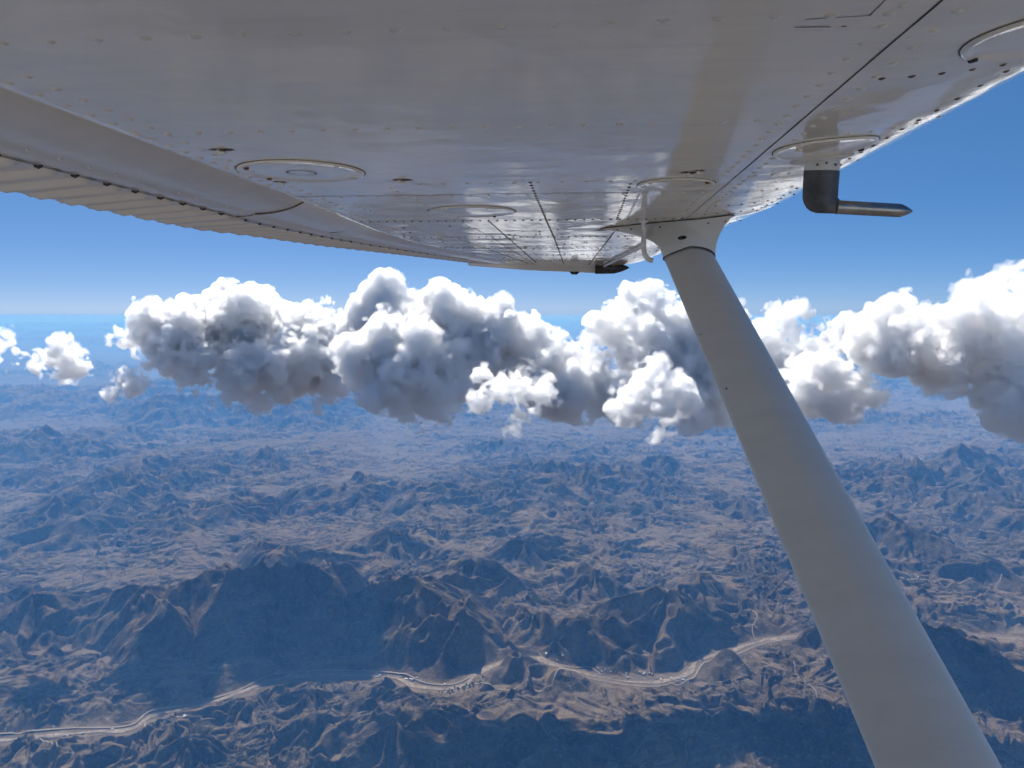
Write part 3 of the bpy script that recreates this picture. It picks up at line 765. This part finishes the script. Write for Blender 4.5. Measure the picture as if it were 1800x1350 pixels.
cover(.200, 1.752, .084, screws=((-.7, -.5), (.75, -.4))); cover(.475, .865, .082, screws=((-.6, .72), (.6, .7)), dark=0)
cover(.412, 1.405, .085, screws=((-.55, -.2), (.9, .55)), dark=1)

# ------------------------------------------------------------------ flap and aileron
def surface(name, y0, y1, mat, ribs, nose0, hinge, n_dots, bead_x):
    s = MB(); Y = np.arange(y0, y1+.0001, .0049) if y1 < 2.3 else np.concatenate([np.arange(y0, 3.2, .0049), np.arange(3.2, y1, .0098)])
    rows = []
    for y in Y:
        hx, hz = hinge(y); tx, tz = ip(y, TEX), ip(y, TEZ); nx, nz = nose0(y)
        pr = [(nx-.02, y, nz+.10), (nx-.004, y, nz+.07)]
        for i in range(13):                               # the rounded nose inside the cove
            th = math.pi/2*i/12; pr.append((nx-.165*(1-math.cos(th))*min(1, (nx-hx)/.2), y, nz-.004+.075*(1-math.sin(th))))
        px_, pz_ = pr[-1][0], pr[-1][2]
        for i in range(1, 8): k = i/7; pr.append((px_+(hx-px_)*k, y, pz_+(hz-pz_)*k-.003*math.sin(k*math.pi)))
        bd = (((y-ribs[0])/ribs[1]) % 1.0); bz = .0115*(max(0, 1-abs(bd-.5)*4.5)**.8)
        for k in (.0, .02, .06, .3, .6, .9, .985, 1.0):
            e = min(1, k/.05)*bead_x*(1 if k < .95 else .30)
            pr.append((hx+(tx-hx)*k, y, hz-.0005+(tz-hz)*k-bz*e))
        pr.append((tx-.0015, y, tz+.001-bz*.5*bead_x)); pr.append((tx, y, tz+.0035))
        pr.append(((tx+nx)/2, y, (tz+nz)/2+.06)); pr.append((nx-.02, y, nz+.10))
        rows.append(pr)
    s.grid(rows, mat)
    s.poly([p for p in rows[-1]], mat); s.poly([p for p in rows[0]], mat, flip=True)
    # dark joint and clips along the start of the ribbed skin
    L = []; 
    for y in Y[::4]: hx, hz = hinge(y); L.append((Vector((hx+.0035, y, hz-.0030)), Vector((hx-.0010, y, hz-.0034))))
    s.grid([[a for a, b in L], [b for a, b in L]], M_SEAM)
    return s
def nose_f(y): return (-.733, .262)
def hinge_f(y): return (-.957, .2505)
fl = surface('flap', -.6, 2.085, M_FLAP, (.02, .0985), nose_f, hinge_f, 0, 1.0)
y = .02
while y < 2.06:
    fl.tube([(-.950, y, .2475), (-.958, y, .2455), (-.966, y, .2475)], [.0018, .0032, .0018], M_BLACK, 8); y += .0985
for k in range(26):
    yy = .1+k*.078; fl.tube([(-.895, yy, .2535), (-.895, yy, .2505)], [.003, .0025], M_RIVET, 6)
E = [(-.733-.165*(1-math.cos(math.pi/2*i/12)), 2.0765, .258+.075*(1-math.sin(math.pi/2*i/12))-.0015) for i in range(13)]+[(-.957, 2.0765, .2485)]
fl.tube(E, .0026, M_SEAM, 6)
fl_o = fl.build('flap', aircraft, auto=50)
def nose_a(y): return (ip(y, [(2.0, -.736), (2.75, -.765), (2.9, -.77), (3.26, -.733), (3.9, -.653), (4.55, -.533), (5.15, -.433)]), ip(y, [(2, .264), (2.6, .268), (2.9, .2745), (5.1, .286)]))
def hinge_a(y):
    nx, nz = nose_a(y); tx = ip(y, TEX); w_ = ip(y, [(2.0, .50), (2.6, .50), (5.1, .42)])
    return (nx+(tx-nx)*w_, nz+(ip(y, TEZ)-nz)*w_-.004)
al = surface('aileron', 2.089, 5.04, M_FLAP, (.02, .0985), nose_a, hinge_a, 0, .8)
y = 2.12
while y < 5.0:
    hx, hz = hinge_a(y); al.tube([(hx, y, hz-.001), (hx, y, hz-.0052)], [.0045, .003], M_BLACK, 7); y += .0985
for yy in (2.72,):
    E = [(nose_a(yy)[0]-.165*(1-math.cos(math.pi/2*i/12)), yy, nose_a(yy)[1]-.004+.075*(1-math.sin(math.pi/2*i/12))-.001) for i in range(13)]
    al.tube(E, .0026, M_SEAM, 6)
al_o = al.build('aileron', aircraft, auto=50)

# ------------------------------------------------------------------ wing tip with its lamp
tp = MB()
cap = []
for k in range(7):
    q = k/6; yy = YTIP+.10*math.sin(q*math.pi/2); sc = math.cos(q*math.pi/2*.97)
    y = YTIP; a, f = ip(YTIP, TEX), fr(y); zf = zt(f, y); ring_ = []
    pts_ = [(a, ip(y, TEZ)), ((a+f)/2, zf+.008), (f, zf)]+[(f+.288*math.sin(t), zf+.06*(1-math.cos(t))) for t in (.5, 1.0, 1.57)]+[(f+.15, zf+.13), (f, zf+.165), (f-.4, zf+.13), (a, ip(y, TEZ)+.01)]
    for (x, z) in pts_:
        zc = zf+.07; ring_.append((x if k < 3 else x*(1-(q-.3)*.06), yy, zc+(z-zc)*sc))
    cap.append(ring_)
tp.grid(cap, M_PAINT, closed_v=True)
u0, u1 = pdir(819, 457)*1, None
def on_span(px, py, yv): d = pdir(px, py); return d*(yv/d[1])
A = [on_span(*p, 5.20) for p in ((818, 456), (930, 464), (1050, 467))]; B = [on_span(*p, 5.20) for p in ((824, 467), (930, 475), (1050, 480))]
A2 = [q+np.array([0, .035, 0]) for q in A]; B2 = [q+np.array([0, .02, 0]) for q in B]
tp.grid([A, B, B2, A2], M_FLAP, closed_u=True); tp.poly([A[0], A2[0], B2[0], B[0]], M_FLAP, flip=True); tp.poly([A[-1], A2[-1], B2[-1], B[-1]], M_FLAP)
tip = tp.build('wing_tip', aircraft, auto=40)
lm = MB()
C0, C1 = on_span(1046, 471.5, 5.19), on_span(1106, 471, 5.19); V0, V1 = Vector(C0), Vector(C1)
r0 = 9.8/1350*5.19
lm.tube([V0.lerp(V1, k)+Vector((0, 0, dz)) for k, dz in ((0, 0), (.2, 0), (.55, 0), (.75, .001), (.9, .002), (1, .002))], [r0, r0, r0*.98, r0*.72, r0*.40, r0*.06], M_BLACK, 20)
tag(lm.build('navigation_lamp', tip, auto=50), 'black bullet-shaped lamp housing on the tip')
bp_ = MB(); c = Vector(on_span(1010, 479, 5.2)); bp_.tube([c+Vector((-.03, 0, .004)), c+Vector((-.015, 0, -.004)), c+Vector((.015, 0, -.004)), c+Vector((.03, 0, .004))], [.004, .01, .01, .004], M_BLACK, 8); bp_.build('drain', tip)

# ------------------------------------------------------------------ strut
def cam_pt(px, py, depth): return Vector(pdir(px, py)*depth)
CW = .154
def edge(a, b, y): return a[0]+(b[0]-a[0])*(y-a[1])/(b[1]-a[1])
def strut_at(ypx):
    xl, xr = edge((1187, 500), (1541, 1350), ypx), edge((1281, 500), (1756, 1350), ypx)
    return cam_pt((xl+xr)/2, ypx, 1350*CW/(xr-xl))
S0, S1 = strut_at(452), strut_at(1350); SD = (S1-S0).normalized()
def section(c, ch, th, n=40, up=None, ax=None):
    up = up or Vector((1, 0, 0)).cross(SD).normalized(); ax = ax or (Vector((1, 0, 0))-SD*SD.x).normalized(); out = []
    for k in range(n):
        a = 2*math.pi*k/n; x = math.cos(a); s_ = math.sin(a)
        out.append(c+ax*(x*ch*.5)+up*(s_*th*.5*(1-.18*x*-1 if x < 0 else 1)*(.62+.38*(1-max(-x, 0)))))
    return out
sm = MB()
sm.grid([section(S0+SD*t, CW, .066) for t in np.linspace(-.15, 2.1, 30)], M_PAINT2, closed_v=True)
strut = sm.build('wing_strut', aircraft)
# small chips in the strut paint
ch = MB(); upv = Vector((1, 0, 0)).cross(SD).normalized()
if upv.dot(S0) > 0: upv = -upv
# fairing between strut and wing
fa = MB(); rings = []
TOPC = Vector((.262, 2.565, 0)); n = 48
for k in range(15):
    t = k/14; g = (1-t)**2.6                              # g: 1 at the wing, 0 at the strut
    c = S0+SD*(.0-.0)+(TOPC-Vector((S0.x, S0.y, 0)))*0
    base = section(S0+SD*.006, CW+.008, .076, n)
    ring_ = []
    for i in range(n):
        a = 2*math.pi*i/n; x, s_ = math.cos(a), math.sin(a)
        hx = .205 if x < 0 else .185
        px_ = TOPC.x+x*hx; py_ = TOPC.y+s_*.075*(max(0, 1-abs(x)**2.2)**.35 if False else 1)*(1 if True else 1)
        py_ -= .30*x*.0+(.155*x)                          # the foot is skewed: its nose is nearer the cabin
        pw, _ = bottom(min(px_, fr(py_)+.27), py_)
        tpv = Vector((px_, py_, pw.z-.0015))
        b_ = base[(-i) % n] if False else base[i]
        mid = b_.lerp(tpv, g); zline = b_.z+(tpv.z-b_.z)*(1-t)**1.05
        ring_.append(Vector((mid.x, mid.y, zline)))
    rings.append(ring_)
fa.grid(rings, M_PAINT2, closed_v=True)
lip = [r_+Vector((0, 0, 0)) for r_ in rings[0]]
fa.grid([[q+Vector((0, 0, .001)) for q in lip], [q+(q-TOPC).normalized()*.0+Vector(((q.x-TOPC.x)*.03, (q.y-TOPC.y)*.05, -.0015)) for q in lip]], M_SEAM, closed_v=True)
fa.grid([section(S0+SD*.0062, CW+.0095, .0775, n), section(S0+SD*.0100, CW+.0065, .074, n)], M_SEAM, closed_v=True)
fair = fa.build('strut_fairing', aircraft)
def ray_to(o, px, py):
    bpy.context.view_layer.update(); d = Vector(pdir(px, py)).normalized()
    hit, loc, nrm, _ = o.ray_cast(Vector((0, 0, 0)), d)
    return (loc, nrm) if hit else (None, None)
def mark(o, px, py, rx, ry, mat, name, lift=.0006, seed=0):
    loc, nrm = ray_to(o, px, py)
    if loc is None: return
    if nrm.dot(loc) > 0: nrm = -nrm
    rr_ = random.Random(seed); u = (Vector((1, 0, 0))-nrm*nrm.x).normalized(); v = nrm.cross(u); m_ = MB(); k = loc.length/1350
    ring_ = lambda q, h: [loc+nrm*h+u*math.cos(2*math.pi*i/14)*rx*k*q+v*math.sin(2*math.pi*i/14)*ry*k*q*rr_.uniform(.85, 1.1) for i in range(14)]
    m_.grid([ring_(1, -.001), ring_(1, lift), ring_(.8, lift*1.6)], mat, closed_v=True); m_.poly(ring_(.8, lift*1.6), mat, flip=True)
    return m_.build(name, o, smooth=False)
mark(fair, 1199, 418, 7.5, 3.6, M_BLACK, 'bolt_hole', .0012)
for sx, sy in ((1086, 404), (1110, 402.5), (1160, 399), (1245, 392), (1275, 389)): mark(fair, sx, sy, 2.0, 1.3, M_SEAM, 'screw', .0010, sx)
for sx, sy in ((1187, 452), (1215, 444.5), (1240, 446)): mark(fair, sx, sy-4, 1.7, 1.5, M_RIVET, 'screw', .0010, sx)
mark(strut, 1277, 683, 2.2, 2.6, M_SEAM, 'paint_chip', .0003, 2); mark(strut, 1355, 650, 1.6, 1.8, M_SEAM, 'paint_chip', .0003, 3); mark(strut, 1232, 588, 2.0, 1.2, M_SEAM, 'paint_chip', .0003, 5)

# ------------------------------------------------------------------ fuel vent pipe
vp = MB()
pv = Vector(on_plane(1131.5, 388.5, 2, .27)); pts_ = [pv+Vector((0, 0, .004))]; sc_ = pv.y/1350
Pf = lambda px, py: Vector(on_span(px, py, pv.y-.0))
pts_ += [Pf(1131.5, 410), Pf(1131.5, 425), Pf(1131.5, 437), Pf(1133, 446), Pf(1136.5, 452.5), Pf(1141, 456.5), Pf(1147.5, 458)]
vp.tube(pts_, .0080, M_VENT, 14, up=(0, 1, 0)); vp.tube([pts_[-1]-Vector((.002, 0, 0)), pts_[-1]+Vector((.0006, 0, 0))], [.0058, .0058], M_SEAM, 10)
vp.tube([pv+Vector((0, 0, .002)), pv+Vector((0, 0, -.005)), pv+Vector((0, 0, -.006))], [.0145, .0145, .009], M_VENT, 16)
vp.build('vent_pipe', aircraft, auto=50)

# ------------------------------------------------------------------ pitot tube
pit = MB()
pb, _ = on_wing(1445, 280); PY = pb.y
def pp(px, py, dy=0): return Vector(on_span(px, py, PY))+Vector((0, dy, 0))
def mast(rows_, mat, b, closed=True):
    rings_ = []
    for (yl, yr, xl, xr, th) in rows_:
        a, c_ = pp(xl, yl), pp(xr, yr); r_ = []
        for i in range(28):
            an = 2*math.pi*i/28; k = (1-math.cos(an))/2
            r_.append(a.lerp(c_, k)+Vector((0, math.sin(an)*th*(1 if k > .5 else .55+.9*k), 0)))
        rings_.append(r_)
    b.grid(rings_, mat, closed_v=True); b.poly(rings_[-1], mat, flip=True); b.poly(rings_[0], mat)
mm_ = MB()
mast([(282, 270, 1413, 1477, .0105), (290, 285, 1414, 1477, .0105), (300, 300.5, 1413, 1476, .0105)], M_PAINT2, mm_)
mast([(300.2, 300.7, 1412.6, 1476.5, .011), (330, 330, 1411, 1474, .011), (348, 348, 1410.5, 1473, .011), (358, 353, 1413, 1478, .011), (366, 357, 1418, 1479, .0108), (371, 372, 1424, 1480, .0098), (374.5, 375, 1434, 1482, .006)], M_PITOT, mm_)
for (sx, sy) in ((1434, 291), (1466, 291), (1450, 288)): 
    c = pp(sx, sy)-Vector((0, .0100, 0)); mm_.tube([c, c-Vector((0, .0022, 0))], [.0024, .002], M_SEAM, 8)
fl_ = []
for k_, h_ in ((1.0, .0004), (.97, .0032), (.80, .0040)):
    fl_.append([bottom(pb.x+.058*k_*math.cos(2*math.pi*i/32), pb.y+.026*k_*math.sin(2*math.pi*i/32))[0]-Vector((0, 0, h_)) for i in range(32)])
mm_.grid(fl_, M_PAINT2, closed_v=True); mm_.poly(fl_[-1], M_PAINT2, flip=True)
pm = mm_.build('pitot_mast', aircraft, auto=60)
tb = MB(); a, b = pp(1470, 364), pp(1604, 371.3)
r_ = 11.4/1350*PY
tb.tube([a.lerp(b, k) for k in (0, .05, .80, .84, .92, .985, 1)], [r_*1.02, r_, r_*.97, r_*.95, r_*.62, r_*.22, r_*.08], M_STEEL, 24)
tag(tb.build('pitot_tube', pm, auto=60), None)
